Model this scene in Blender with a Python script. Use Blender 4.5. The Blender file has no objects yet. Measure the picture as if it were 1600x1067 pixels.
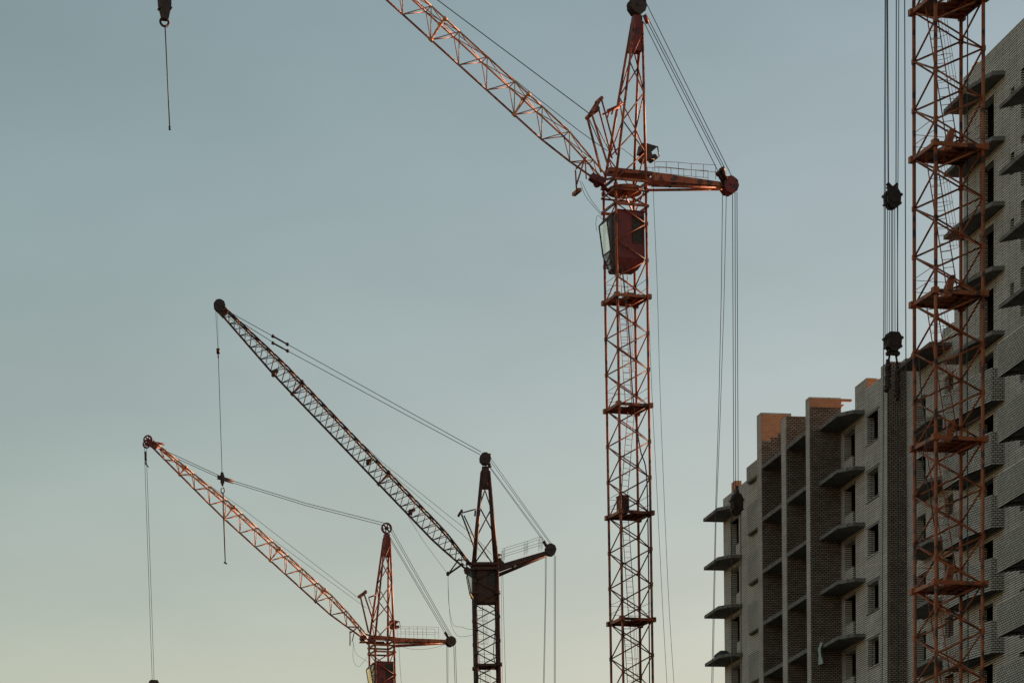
import bpy, math, random
from mathutils import Vector, Matrix
random.seed(7)
R = math.radians
D = bpy.data
scn = bpy.context.scene
COL = scn.collection

# ------------------------------------------------------------------ camera
FPX, PITCH, ROLL, PY, AZ = 5010.6106, 0.1547, -0.0214, 2654.24, 0.2063
cp, sp = math.cos(PITCH), math.sin(PITCH)
FW = Vector((0, cp, -sp)); UP0 = Vector((0, sp, cp)); RT0 = Vector((1, 0, 0))
RT = RT0*math.cos(ROLL) + UP0*math.sin(ROLL)
UPV = UP0*math.cos(ROLL) - RT0*math.sin(ROLL)
cam = D.cameras.new('camera'); camo = D.objects.new('camera', cam); COL.objects.link(camo)
m = Matrix.Identity(4)
for i in range(3):
    m[i][0] = RT[i]; m[i][1] = UPV[i]; m[i][2] = -FW[i]
camo.matrix_world = m
cam.sensor_width = 36; cam.sensor_fit = 'HORIZONTAL'
cam.lens = 36*FPX/1600
cam.shift_y = (PY-533.5)/1600
cam.clip_start = 1; cam.clip_end = 20000
scn.camera = camo

def ray(x, y):
    return RT*((x-800)/FPX) + UPV*((PY-y)/FPX) + FW

# ------------------------------------------------------------------ materials
def mat(name, rough=.7, metal=0.0):
    mt = D.materials.new(name); mt.use_nodes = True
    b = mt.node_tree.nodes['Principled BSDF']
    b.inputs['Roughness'].default_value = rough; b.inputs['Metallic'].default_value = metal
    return mt, mt.node_tree, b

def mottled(name, c1, c2, scale=2.0, rough=.7, metal=0.0, c3=None, thr=.62, bump=.0):
    mt, nt, b = mat(name, rough, metal); N = nt.nodes; L = nt.links
    tc = N.new('ShaderNodeTexCoord')
    n = N.new('ShaderNodeTexNoise'); n.inputs['Scale'].default_value = scale; n.inputs['Detail'].default_value = 6
    L.new(tc.outputs['Object'], n.inputs['Vector'])
    r = N.new('ShaderNodeValToRGB'); L.new(n.outputs['Fac'], r.inputs['Fac'])
    r.color_ramp.elements[0].position = .35; r.color_ramp.elements[1].position = .65
    r.color_ramp.elements[0].color = (*c1, 1); r.color_ramp.elements[1].color = (*c2, 1)
    out = r.outputs['Color']
    if c3:
        n2 = N.new('ShaderNodeTexNoise'); n2.inputs['Scale'].default_value = scale*2.7; n2.inputs['Detail'].default_value = 8
        L.new(tc.outputs['Object'], n2.inputs['Vector'])
        r2 = N.new('ShaderNodeValToRGB'); L.new(n2.outputs['Fac'], r2.inputs['Fac'])
        r2.color_ramp.elements[0].position = thr-.04; r2.color_ramp.elements[1].position = thr+.04
        mx = N.new('ShaderNodeMix'); mx.data_type = 'RGBA'
        L.new(r2.outputs['Color'], mx.inputs['Factor']); L.new(out, mx.inputs['A']); mx.inputs['B'].default_value = (*c3, 1)
        out = mx.outputs['Result']
    L.new(out, b.inputs['Base Color'])
    return mt

def brick(name, c1, c2, mortar, roww=.26, rowh=.1, msize=.02, off=(0, 0), stain=.35):
    """courses follow the building's own axes: x = t (depth), y = s (along), z = up"""
    mt, nt, b = mat(name, .9); N = nt.nodes; L = nt.links
    tc = N.new('ShaderNodeTexCoord'); sx = N.new('ShaderNodeSeparateXYZ'); L.new(tc.outputs['Object'], sx.inputs[0])
    su = N.new('ShaderNodeMath'); su.operation = 'SUBTRACT'; L.new(sx.outputs['Y'], su.inputs[0]); L.new(sx.outputs['X'], su.inputs[1])
    cb = N.new('ShaderNodeCombineXYZ'); L.new(su.outputs[0], cb.inputs['X']); L.new(sx.outputs['Z'], cb.inputs['Y'])
    br = N.new('ShaderNodeTexBrick'); L.new(cb.outputs[0], br.inputs['Vector'])
    br.inputs['Scale'].default_value = 1; br.inputs['Brick Width'].default_value = roww; br.inputs['Row Height'].default_value = rowh
    br.inputs['Mortar Size'].default_value = msize; br.inputs['Mortar Smooth'].default_value = .15; br.inputs['Bias'].default_value = -.1
    br.inputs['Color1'].default_value = (*c1, 1); br.inputs['Color2'].default_value = (*c2, 1); br.inputs['Mortar'].default_value = (*mortar, 1)
    n = N.new('ShaderNodeTexNoise'); n.inputs['Scale'].default_value = .55; n.inputs['Detail'].default_value = 7; n.inputs['Roughness'].default_value = .65
    L.new(tc.outputs['Object'], n.inputs['Vector'])
    r = N.new('ShaderNodeValToRGB'); L.new(n.outputs['Fac'], r.inputs['Fac'])
    r.color_ramp.elements[0].position = .3; r.color_ramp.elements[1].position = .68
    r.color_ramp.elements[0].color = (1-stain, 1-stain*1.05, 1-stain*1.1, 1); r.color_ramp.elements[1].color = (1, 1, 1, 1)
    mx = N.new('ShaderNodeMix'); mx.data_type = 'RGBA'; mx.blend_type = 'MULTIPLY'; mx.inputs['Factor'].default_value = 1
    L.new(br.outputs['Color'], mx.inputs['A']); L.new(r.outputs['Color'], mx.inputs['B'])
    L.new(mx.outputs['Result'], b.inputs['Base Color'])
    inv = N.new('ShaderNodeMath'); inv.operation = 'SUBTRACT'; inv.inputs[0].default_value = 1; L.new(br.outputs['Fac'], inv.inputs[1])
    bp = N.new('ShaderNodeBump'); bp.inputs['Strength'].default_value = .9; bp.inputs['Distance'].default_value = .02
    L.new(inv.outputs[0], bp.inputs['Height']); L.new(bp.outputs['Normal'], b.inputs['Normal'])
    return mt

M = {}
M['brick'] = brick('silicate_brick', (.88, .84, .74), (.72, .68, .60), (.04, .035, .03), roww=1.9, rowh=.113, msize=.023, stain=.3)
M['brick_panel'] = brick('silicate_brick_panel', (.78, .76, .68), (.58, .56, .49), (.04, .036, .03), roww=.27, rowh=.113, msize=.022)
M['brick_side'] = brick('silicate_brick_reddish', (.50, .40, .32), (.30, .22, .17), (.03, .02, .016), msize=.024)
M['brick_sunlit'] = brick('sunlit_orange_brick', (.80, .27, .11), (.58, .17, .07), (.62, .42, .28), roww=.28, rowh=.105, msize=.022, stain=.2)  # low orange sunlight put into the brick colour
M['concrete'] = mottled('slab_concrete', (.15, .14, .125), (.22, .21, .185), 1.6, .9, c3=(.08, .072, .062), thr=.62)
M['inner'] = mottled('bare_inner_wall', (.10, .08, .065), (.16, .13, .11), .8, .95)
M['red'] = mottled('red_orange_crane_paint', (.27, .062, .022), (.38, .105, .038), .9, .5, c3=(.06, .018, .012), thr=.56)
M['tan'] = mottled('sunlit_tan_jib_paint', (.50, .20, .085), (.62, .29, .13), .9, .5, c3=(.2, .06, .03), thr=.6)  # jib steel coloured tan as the sun shows it, light in the colour
M['cabred'] = mottled('maroon_cab_paint', (.14, .013, .018), (.19, .02, .024), .8, .5, c3=(.05, .014, .012), thr=.6)
M['rust'] = mottled('rust_orange_crane_paint', (.33, .078, .024), (.44, .12, .036), .7, .5, c3=(.08, .024, .014), thr=.57)
M['dark'] = mottled('dark_maroon_crane_paint', (.045, .013, .009), (.085, .02, .013), .9, .55, c3=(.018, .008, .007), thr=.55)
M['darkcab'] = mottled('brown_cab_paint', (.05, .018, .012), (.085, .03, .018), .9, .6)
M['wheel'] = mottled('oily_dark_iron', (.02, .012, .01), (.05, .022, .018), 3, .5)
M['rope'] = mottled('steel_wire_rope', (.022, .03, .032), (.05, .06, .06), 8, .55)
M['cloth'] = mottled('pale_green_cloth', (.34, .42, .36), (.5, .56, .48), 6, .9)
M['tarp'] = mottled('dark_tarp', (.03, .028, .025), (.06, .055, .05), 5, .8)
M['ground'] = mottled('bare_earth', (.022, .02, .016), (.042, .036, .028), .05, .95, c3=(.03, .036, .02), thr=.55)
gm, gnt, gb = mat('cab_glass', .12); gb.inputs['Base Color'].default_value = (.16, .25, .22, 1)
gb.inputs['Transmission Weight'].default_value = .75; gb.inputs['Alpha'].default_value = .8
M['glass'] = gm

# ------------------------------------------------------------------ mesh builder
class MB:
    def __init__(s): s.v = []; s.f = []; s.sm = []
    def add(s, vs, fs, smooth=False):
        o = len(s.v); s.v += [tuple(v) for v in vs]
        for f in fs: s.f.append([o+i for i in f]); s.sm.append(smooth)
    def tube(s, a, b, r, n=6, r2=None):
        a = Vector(a); b = Vector(b); d = b-a
        if d.length < 1e-5: return s
        r2 = r if r2 is None else r2
        q = d.to_track_quat('Z', 'Y'); vs = []
        for c, rr in ((a, r), (b, r2)):
            for i in range(n):
                t = 2*math.pi*(i+.5)/n
                vs.append(c + q @ Vector((math.cos(t)*rr, math.sin(t)*rr, 0)))
        fs = [[i, (i+1) % n, n+(i+1) % n, n+i] for i in range(n)] + [list(range(n))[::-1], list(range(n, 2*n))]
        o = len(s.v); s.v += [tuple(v) for v in vs]
        for k, f in enumerate(fs): s.f.append([o+i for i in f]); s.sm.append(k < n and n > 4)
        return s
    def path(s, pts, r, n=5):
        for a, b in zip(pts[:-1], pts[1:]): s.tube(a, b, r, n)
        return s
    def bar(s, a, b, w, h, up=(0, 0, 1)):
        a = Vector(a); b = Vector(b); d = (b-a).normalized(); u = Vector(up)
        x = d.cross(u)
        if x.length < 1e-3: x = d.cross(Vector((0, 1, 0)))
        x.normalize(); u = x.cross(d).normalized()
        vs = [c + x*(i*w/2) + u*(j*h/2) for c in (a, b) for i, j in ((-1, -1), (1, -1), (1, 1), (-1, 1))]
        s.add(vs, [[0, 1, 2, 3], [7, 6, 5, 4], [0, 4, 5, 1], [1, 5, 6, 2], [2, 6, 7, 3], [3, 7, 4, 0]]); return s
    def box(s, x0, x1, y0, y1, z0, z1):
        vs = [(x, y, z) for z in (z0, z1) for x, y in ((x0, y0), (x1, y0), (x1, y1), (x0, y1))]
        s.add(vs, [[3, 2, 1, 0], [4, 5, 6, 7], [0, 1, 5, 4], [1, 2, 6, 5], [2, 3, 7, 6], [3, 0, 4, 7]]); return s
    def hexa(s, v8):
        s.add(v8, [[3, 2, 1, 0], [4, 5, 6, 7], [0, 1, 5, 4], [1, 2, 6, 5], [2, 3, 7, 6], [3, 0, 4, 7]]); return s
    def prism(s, poly, z0, z1):
        n = len(poly)
        vs = [(x, y, z0) for x, y in poly] + [(x, y, z1) for x, y in poly]
        s.add(vs, [list(range(n))[::-1], list(range(n, 2*n))] + [[i, (i+1) % n, n+(i+1) % n, n+i] for i in range(n)]); return s
    def build(s, name, m, parent=None, loc=None):
        me = D.meshes.new(name); me.from_pydata(s.v, [], s.f); me.polygons.foreach_set('use_smooth', s.sm)
        me.materials.append(M[m]); me.validate(); me.update()
        import bmesh
        bm = bmesh.new(); bm.from_mesh(me); bmesh.ops.recalc_face_normals(bm, faces=bm.faces); bm.to_mesh(me); bm.free()
        o = D.objects.new(name, me); COL.objects.link(o)
        if parent: o.parent = parent
        if loc: o.location = loc
        return o

def tag(o, label, cat, group=None, kind=None):
    if label: o['label'] = label
    if cat: o['category'] = cat
    if group: o['group'] = group
    if kind: o['kind'] = kind
    return o
def empty(name, loc=(0, 0, 0), rz=0):
    o = D.objects.new(name, None); o.empty_display_size = .5; COL.objects.link(o)
    o.location = loc; o.rotation_euler = (0, 0, rz); return o
def copy_part(o, parent, loc=None):
    c = o.copy(); COL.objects.link(c); c.parent = parent
    if loc is not None: c.location = loc
    for ch in [x for x in D.objects if x.parent == o]:
        d = ch.copy(); COL.objects.link(d); d.parent = c
    return c

# ------------------------------------------------------------------ world and sun
SUN_EL, SUN_AZ = 6.0, 116.0
sd = Vector((math.sin(R(SUN_AZ))*math.cos(R(SUN_EL)), -math.cos(R(SUN_AZ))*math.cos(R(SUN_EL)), math.sin(R(SUN_EL))))
w = D.worlds.new('World'); scn.world = w; w.use_nodes = True
wn = w.node_tree.nodes; wl = w.node_tree.links
sky = wn.new('ShaderNodeTexSky'); sky.sky_type = 'NISHITA'; sky.sun_disc = False
sky.sun_elevation = R(SUN_EL); sky.sun_rotation = math.atan2(sd.x, sd.y)
sky.altitude = 120; sky.air_density = 1.0; sky.dust_density = 1.0; sky.ozone_density = 1.0
bg = wn['Background']; bg.inputs['Strength'].default_value = .15
hs = wn.new('ShaderNodeHueSaturation'); hs.inputs['Saturation'].default_value = 1.0
wl.new(sky.outputs['Color'], hs.inputs['Color'])
sx_ = wn.new('ShaderNodeSeparateColor'); cx_ = wn.new('ShaderNodeCombineColor'); wl.new(hs.outputs['Color'], sx_.inputs[0])
for ch, gm_, k_ in (('Red', 1.257, 2.166), ('Green', 1.062, 1.423), ('Blue', 1.298, 1.652)):   # film response of the sky, channel by channel
    p_ = wn.new('ShaderNodeMath'); p_.operation = 'POWER'; q_ = wn.new('ShaderNodeMath'); q_.operation = 'MULTIPLY'; m_ = wn.new('ShaderNodeMath'); m_.operation = 'MULTIPLY'
    m_.inputs[1].default_value = .15; p_.inputs[1].default_value = gm_; q_.inputs[1].default_value = k_/.3
    wl.new(sx_.outputs[ch], m_.inputs[0]); wl.new(m_.outputs[0], p_.inputs[0]); wl.new(p_.outputs[0], q_.inputs[0]); wl.new(q_.outputs[0], cx_.inputs[ch])
tcw = wn.new('ShaderNodeTexCoord'); mpw = wn.new('ShaderNodeMapping'); nzw = wn.new('ShaderNodeTexNoise')
mpw.inputs['Rotation'].default_value = (0, R(22), 0); mpw.inputs['Scale'].default_value = (9, 9, 26)
nzw.inputs['Scale'].default_value = 1.0; nzw.inputs['Detail'].default_value = 4
wl.new(tcw.outputs['Generated'], mpw.inputs['Vector']); wl.new(mpw.outputs[0], nzw.inputs['Vector'])
mrw = wn.new('ShaderNodeMapRange'); mrw.inputs['From Min'].default_value = .3; mrw.inputs['From Max'].default_value = .7
mrw.inputs['To Min'].default_value = .95; mrw.inputs['To Max'].default_value = 1.055; wl.new(nzw.outputs['Fac'], mrw.inputs['Value'])
vmw = wn.new('ShaderNodeVectorMath'); vmw.operation = 'SCALE'      # very thin high cloud
wl.new(cx_.outputs[0], vmw.inputs[0]); wl.new(mrw.outputs[0], vmw.inputs['Scale']); wl.new(vmw.outputs[0], bg.inputs['Color'])
sun = D.lights.new('sun', 'SUN'); suno = D.objects.new('sun', sun); COL.objects.link(suno)
sun.energy = 4.2; sun.angle = R(.5); sun.color = (1.0, .62, .36)
suno.rotation_euler = sd.to_track_quat('Z', 'Y').to_euler(); suno.location = (60, -40, 90)
scn.view_settings.view_transform = 'Standard'; scn.view_settings.look = 'None'
scn.view_settings.gamma = 1; scn.view_settings.exposure = 1.0

# ------------------------------------------------------------------ ground
GZ = -6.0
g = MB(); g.add([(-3000, -1500, GZ), (3000, -1500, GZ), (3000, 6000, GZ), (-3000, 6000, GZ)], [[0, 1, 2, 3]])
tag(g.build('ground', 'ground'), None, None, kind='structure')

# ------------------------------------------------------------------ buildings (local x = t depth, y = s along facade, z)
def wall(mb, t0, t1, s0, s1, z0, z1, holes=()):
    """wall slab with rectangular openings (s0,s1,z0,z1); all reveals are real faces"""
    S = sorted({s0, s1, *[v for h in holes for v in h[:2] if s0 < v < s1]})
    Z = sorted({z0, z1, *[v for h in holes for v in h[2:] if z0 < v < z1]})
    def solid(i, j):
        if i < 0 or j < 0 or i >= len(S)-1 or j >= len(Z)-1: return False
        cs, cz = (S[i]+S[i+1])/2, (Z[j]+Z[j+1])/2
        return not any(h[0] < cs < h[1] and h[2] < cz < h[3] for h in holes)
    for i in range(len(S)-1):
        for j in range(len(Z)-1):
            if not solid(i, j): continue
            a, b, c, d = S[i], S[i+1], Z[j], Z[j+1]
            fs = [[(t0, a, c), (t0, b, c), (t0, b, d), (t0, a, d)], [(t1, a, c), (t1, b, c), (t1, b, d), (t1, a, d)]]
            if not solid(i-1, j): fs.append([(t0, a, c), (t1, a, c), (t1, a, d), (t0, a, d)])
            if not solid(i+1, j): fs.append([(t0, b, c), (t1, b, c), (t1, b, d), (t0, b, d)])
            if not solid(i, j-1): fs.append([(t0, a, c), (t1, a, c), (t1, b, c), (t0, b, c)])
            if not solid(i, j+1): fs.append([(t0, a, d), (t1, a, d), (t1, b, d), (t0, b, d)])
            for f in fs: mb.add(f, [[0, 1, 2, 3]])
TW = 59.3      # main facade plane
TH = .42
DEP = 15.0

def slab_part(name, poly, lvl, parent):
    return MB().prism(poly, -.1, .09).build(name, 'concrete', parent, (0, 0, lvl))
def parapet_on(poly_front, parent, z0=-.22, z1=1.33, th=.12):
    """brick parapet following an open polyline (first and last points touch the wall)"""
    mb = MB(); n = len(poly_front)
    c = Vector((sum(p[0] for p in poly_front)/n + .6, sum(p[1] for p in poly_front)/n))
    outer = [Vector(p) for p in poly_front]; off = []
    for i, p in enumerate(outer):
        nr = Vector((0, 0))
        for a, b in ((i-1, i), (i, i+1)):
            if a < 0 or b >= n: continue
            e = (outer[b]-outer[a]).normalized(); q = Vector((-e.y, e.x))
            if q.dot((outer[a]+outer[b])/2-c) < 0: q = -q
            nr += q
        nr = nr/max(nr.length_squared, 1e-6)*1.0 if nr.length > 1.01 else nr
        if nr.length > 1e-6 and i not in (0, n-1):
            e1 = (outer[i]-outer[i-1]).normalized(); e2 = (outer[i+1]-outer[i]).normalized()
            k = 2/(1+max(-.5, e1.dot(e2))); nr = nr.normalized()*math.sqrt(k)
        off.append(nr)
    for i in range(n-1):
        a0 = outer[i]+off[i]*.03; b0 = outer[i+1]+off[i+1]*.03; a1 = outer[i]-off[i]*th; b1 = outer[i+1]-off[i+1]*th
        mb.hexa([(a0.x, a0.y, z0), (b0.x, b0.y, z0), (b1.x, b1.y, z0), (a1.x, a1.y, z0),
                 (a0.x, a0.y, z1), (b0.x, b0.y, z1), (b1.x, b1.y, z1), (a1.x, a1.y, z1)])
    return mb.build('parapet', 'brick_panel', parent)

# ---- lower wing (section A)
A = empty('apartment_block', (0, 0, 0), AZ)
tag(A, 'lower unfinished brick apartment block with stepped roof and bare slabs, beside the tall block', 'building', 'unfinished brick apartment blocks')
lvA = [43-3*k for k in range(17)]
zG = GZ-.3
holes = []
for L in lvA[1:]:
    holes.append((181.43, 183.41, L+.09, L+2.55))            # balcony door column C
    holes.append((177.35, 179.26, L+1.12, L+2.6))            # window
    holes.append((205.18, 207.1, L+.09, L+2.5))              # balcony door column L
    for s0, s1 in ((185.6, 187.6), (190.4, 192.6)): holes.append((s0, s1, L+.3, L+2.4))
    holes.append((199.3, 200.6, L+.95, L+2.4))
mb = MB()
wall(mb, TW, TW+TH, 172.65, 208.76, zG, 42.98, holes)
mb.build('facade_wall', 'brick', A)
for a_ in ((TW, TW+TH, 172.65, 179.37, 42.983, 44.13), (TW, TW+.6, 179.373, 181.41, 42.983, 44.73),   # roof-level brickwork
           (TW, TW+TH, 201.0, 208.76, 42.983, 44.33, [(205.0, 206.9, 42.98, 43.9)]), (TW, TW+.5, 195.0, 200.9, 42.983, 43.8)):
    mb = MB(); wall(mb, *a_); mb.build('roof_parapet', 'brick', A)
mb = MB()                                                     # gable ends and rear wall
mb.box(TW+TH+.004, TW+DEP, 208.3, 208.72, zG, 43.6)
mb.build('gable_wall', 'brick', A); mb = MB()
mb.box(TW+DEP-.4, TW+DEP-.004, 172.7, 208.29, zG, 43.6)
mb.build('rear_wall', 'brick', A)
pr = None
for L in lvA[1:]:
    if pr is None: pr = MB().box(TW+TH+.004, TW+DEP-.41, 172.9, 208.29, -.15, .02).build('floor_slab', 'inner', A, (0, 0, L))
    else: copy_part(pr, A, (0, 0, L))
MB().box(TW+TH+.004, TW+DEP-.41, 172.7, 208.29, 42.75, 42.95).build('roof_slab', 'concrete', A)
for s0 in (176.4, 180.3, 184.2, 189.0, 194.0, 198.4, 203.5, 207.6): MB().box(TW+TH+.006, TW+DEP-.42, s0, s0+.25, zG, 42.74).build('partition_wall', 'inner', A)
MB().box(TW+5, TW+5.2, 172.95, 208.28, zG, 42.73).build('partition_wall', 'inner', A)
pr = None
for L in lvA[1:8]:
    for s0, s1, z in ((177.2, 179.4, 1.06), (199.2, 200.7, .9)):
        MB().box(TW-.05, TW+.2, s0, s1, z-.05, z).build('window_sill', 'concrete', A, (0, 0, L))
    for s0, s1, z in ((177.15, 179.45, 2.6), (181.3, 183.55, 2.55), (205.0, 207.25, 2.5)):
        MB().box(TW-.008, TW+.2, s0, s1, z+.002, z+.16).build('lintel', 'concrete', A, (0, 0, L))
# dividing walls standing out from the facade
for s0, s1, t1, z1, cap in ((193.64, 194.5, 59.296, 46.12, 44.5), (188.6, 189.5, 59.296, 44.78, None), (183.95, 184.66, 59.296, 44.74, 44.18)):
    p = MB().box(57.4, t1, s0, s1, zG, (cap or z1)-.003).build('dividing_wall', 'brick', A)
    # the flank towards the camera has a darker, redder brick colour
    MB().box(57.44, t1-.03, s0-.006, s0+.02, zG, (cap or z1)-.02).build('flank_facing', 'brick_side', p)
    if cap:
        MB().box(57.4, t1, s0, s1, cap, z1).build('dividing_wall_top', 'brick', p)
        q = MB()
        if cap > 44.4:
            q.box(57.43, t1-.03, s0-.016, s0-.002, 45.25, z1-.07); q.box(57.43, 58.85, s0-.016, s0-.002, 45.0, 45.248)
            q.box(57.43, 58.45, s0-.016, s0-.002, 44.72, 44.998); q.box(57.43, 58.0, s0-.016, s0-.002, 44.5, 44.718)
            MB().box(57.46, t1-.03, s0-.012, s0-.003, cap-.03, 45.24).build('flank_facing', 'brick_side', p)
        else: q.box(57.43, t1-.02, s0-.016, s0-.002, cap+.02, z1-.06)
        q.build('sunlit_brick_top', 'brick_sunlit', p)  # thin orange leaf paints the sunlit top, stepped along the shade edge
# ragged end of the third dividing wall
mb = MB()
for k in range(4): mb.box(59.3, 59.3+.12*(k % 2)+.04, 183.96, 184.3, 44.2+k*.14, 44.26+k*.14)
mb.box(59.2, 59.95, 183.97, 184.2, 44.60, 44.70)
mb.build('broken_brick_end', 'brick_sunlit', A)
# step behind divider one and the roof-level wall between dividers one and two
MB().box(59.3, 59.9, 189.52, 193.6, 42.96, 43.6).build('loggia_parapet', 'brick', A)
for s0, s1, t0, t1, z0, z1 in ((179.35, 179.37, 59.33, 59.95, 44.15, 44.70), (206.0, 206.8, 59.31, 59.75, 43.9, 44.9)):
    MB().box(t0, t1, s0, s1, z0, z1).build('sunlit_brick_block', 'brick_sunlit', A)  # blocks coloured orange as if caught by the sun
mb = MB().box(59.93, 60.6, 179.375, 180.2, 42.96, 44.70).build('roof_pier', 'brick', A)
# loggia slabs between the dividing walls
for a, b in ((184.665, 188.595), (189.505, 193.635)):
    pr = None
    for L in lvA[:9]:
        if pr is None: pr = MB().box(57.43, 59.296, a, b, -.12, .12).build('loggia_slab', 'concrete', A, (0, 0, L))
        else: copy_part(pr, A, (0, 0, L))
# pointed balcony slabs, two columns
def pointed(s_tip, dirn, tf=57.95, wall_t=TW-.004, ln=3.34, cut=.9, tm=58.62, far_cut=0):
    P = [(wall_t, s_tip), (tf, s_tip), (tf, s_tip-dirn*ln), (tm, s_tip-dirn*(ln+cut)), (wall_t, s_tip-dirn*(ln+cut))]
    return P
for tip in (183.9, 208.74):
    P = pointed(tip, 1)
    pr = None
    for L in lvA[:8]:
        if pr is None: pr = slab_part('balcony_slab', P, L, A)
        else: copy_part(pr, A, (0, 0, L))
        if L < 43:
            nb = MB().box(TW+.02, TW+.16, tip-1.9, tip-.52, .1, 1.05+.12*((L*7) % 3)) if tip < 200 else MB().box(TW+.02, TW+.16, tip-3.5, tip-2.8, .1, .95)
            nb.build('low_brick_infill', 'brick', A, (0, 0, L))
# boxed balconies left of the first dividing wall
P = [(TW-.004, 202.6), (58.95, 202.0), (58.95, 194.6), (TW-.004, 194.6)]
pr = None
for L in lvA[:7]:
    if pr is None:
        pr = MB().prism(P, -.12, .05).build('balcony_slab', 'concrete', A, (0, 0, L+1.05))
        parapet_on([(TW-.004, 202.6), (58.95, 202.0), (58.95, 196.0)], pr, -.15, .75)
    else:
        c = MB().prism(P, -.12, .05).build('balcony_slab', 'concrete', A, (0, 0, L+1.05-.1))
        parapet_on([(TW-.004, 202.6), (58.95, 202.0), (58.95, 196.4)], c, -.15, 1.5)

# ---- pier between the wings and tall wing (section B)
B = empty('apartment_block', (0, 0, 0), AZ)
tag(B, 'tallest unfinished brick apartment block, behind the wide rust mast at the right edge', 'building', 'unfinished brick apartment blocks')
lvB = [53.7-3*k for k in range(20)]
S0B = 112.0
def _h(lo, hi):
    H = []
    for L in lvB[1:]:
        H.append((159.3, 161.3, L+.09, L+2.5))
        if L > 40: H.append((156.5, 157.0, L+1.0, L+2.0))
        H.append((153.9, 155.6, L+.1, L+2.4))
        for s in (149, 144.5, 139, 133.5, 128, 122.5, 116.5): H.append((s, s+1.7, L+.95, L+2.4))
    return H
mb = MB(); wall(mb, TW, TW+TH, S0B, 163.7, zG, 55.35, _h(0, 0)); mb.build('facade_wall', 'brick', B)
holes = []
for L in [41.7, 38.7, 35.7, 32.7, 29.7, 26.7, 23.7, 20.7, 17.7]:
    holes += [(165.15, 166.5, L-1.25+.05, L-.05), (169.45, 170.95, L-2.4, L-.15)]
mb = MB(); wall(mb, TW, TW+TH, 163.703, 172.6, zG, 43.6, holes)
mb.build('low_link_wall', 'brick', B)
for a_ in ((163.703, 165.03, 43.603, 44.66), (170.9, 172.6, 43.603, 43.9)):
    mb = MB(); wall(mb, TW, TW+TH, *a_); mb.build('roof_parapet', 'brick', B)
MB().box(58.28, TW-.003, 172.6, 173.8, zG, 43.92).build('joint_pier', 'brick', B)
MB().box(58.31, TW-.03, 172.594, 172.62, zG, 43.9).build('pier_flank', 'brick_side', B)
MB().box(TW+TH+.004, TW+DEP, 163.3, 163.69, 43.65, 55.3).build('gable_wall', 'brick', B)
MB().box(TW+TH+.004, TW+DEP-.41, S0B, S0B+.4, zG, 55.3).build('gable_wall', 'brick', B)
MB().box(TW+DEP-.4, TW+DEP-.004, S0B, 163.29, zG, 55.3).build('rear_wall', 'brick', B)
MB().box(TW+DEP-.4, TW+DEP-.004, 163.3, 172.5, zG, 43.4).build('rear_wall', 'brick', B)
for sa, sb, lv in ((S0B+.41, 163.29, lvB[1:]), (163.30, 172.5, lvB[4:])):
    pr = None
    for L in lv:
        if pr is None: pr = MB().box(TW+TH+.004, TW+DEP-.41, sa, sb, -.15, .02).build('floor_slab', 'inner', B, (0, 0, L))
        else: copy_part(pr, B, (0, 0, L))
MB().box(TW+TH+.004, TW+DEP-.41, S0B+.41, 163.29, 54.2, 54.45).build('roof_slab', 'concrete', B)
MB().box(TW+TH+.004, TW+DEP-.41, 163.7, 172.5, 43.2, 43.42).build('roof_slab', 'concrete', B)
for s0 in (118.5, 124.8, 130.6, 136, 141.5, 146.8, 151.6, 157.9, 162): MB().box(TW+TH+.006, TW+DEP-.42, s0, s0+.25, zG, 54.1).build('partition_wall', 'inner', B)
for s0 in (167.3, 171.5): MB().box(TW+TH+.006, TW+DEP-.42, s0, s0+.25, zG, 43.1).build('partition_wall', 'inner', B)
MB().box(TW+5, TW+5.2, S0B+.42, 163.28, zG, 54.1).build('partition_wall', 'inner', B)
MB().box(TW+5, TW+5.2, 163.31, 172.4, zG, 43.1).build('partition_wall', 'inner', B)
# roof bits
MB().box(59.8, 60.9, 155.2, 156.2, 55.36, 56.0).build('roof_vent', 'brick', B)
MB().box(59.75, 60.6, 163.0, 163.69, 55.31, 55.9).build('sunlit_brick_block', 'brick_sunlit', B)  # sunlit orange painted on the roof-edge blocks
MB().box(59.32, 59.7, 163.71, 164.4, 54.3, 55.0).build('sunlit_brick_block', 'brick_sunlit', B)
MB().box(59.35, 60.2, 165.4, 167.0, 43.605, 44.1).build('roof_pier', 'brick', B)
mb = MB(); mb.box(TW-1.2, TW-.004, 165.4, 170.6, 42.95, 43.12); mb.build('roof_canopy', 'inner', B)
MB().box(59.32, 59.7, 170.92, 171.9, 43.905, 44.15).build('sunlit_brick_block', 'brick_sunlit', B)  # orange sunlight painted into this block too
# M column of balconies
PM = [(TW-.004, 163.69), (58.24, 163.69), (58.24, 160.25), (58.62, 158.9), (58.62+.05, 157.75), (TW-.004, 157.75)]
PM = [(TW-.004, 163.69), (58.24, 163.69), (58.24, 160.2), (58.70, 157.9), (TW-.004, 157.75)]
bare = bric = None
for k, L in enumerate(lvB[:12]):
    if k < 5:
        if bare is None: bare = slab_part('balcony_slab', PM, L, B)
        else: copy_part(bare, B, (0, 0, L))
    else:
        if bric is None:
            bric = slab_part('balcony_slab', PM, L, B)
            parapet_on(PM[0:5], bric)
        else: copy_part(bric, B, (0, 0, L))
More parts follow.
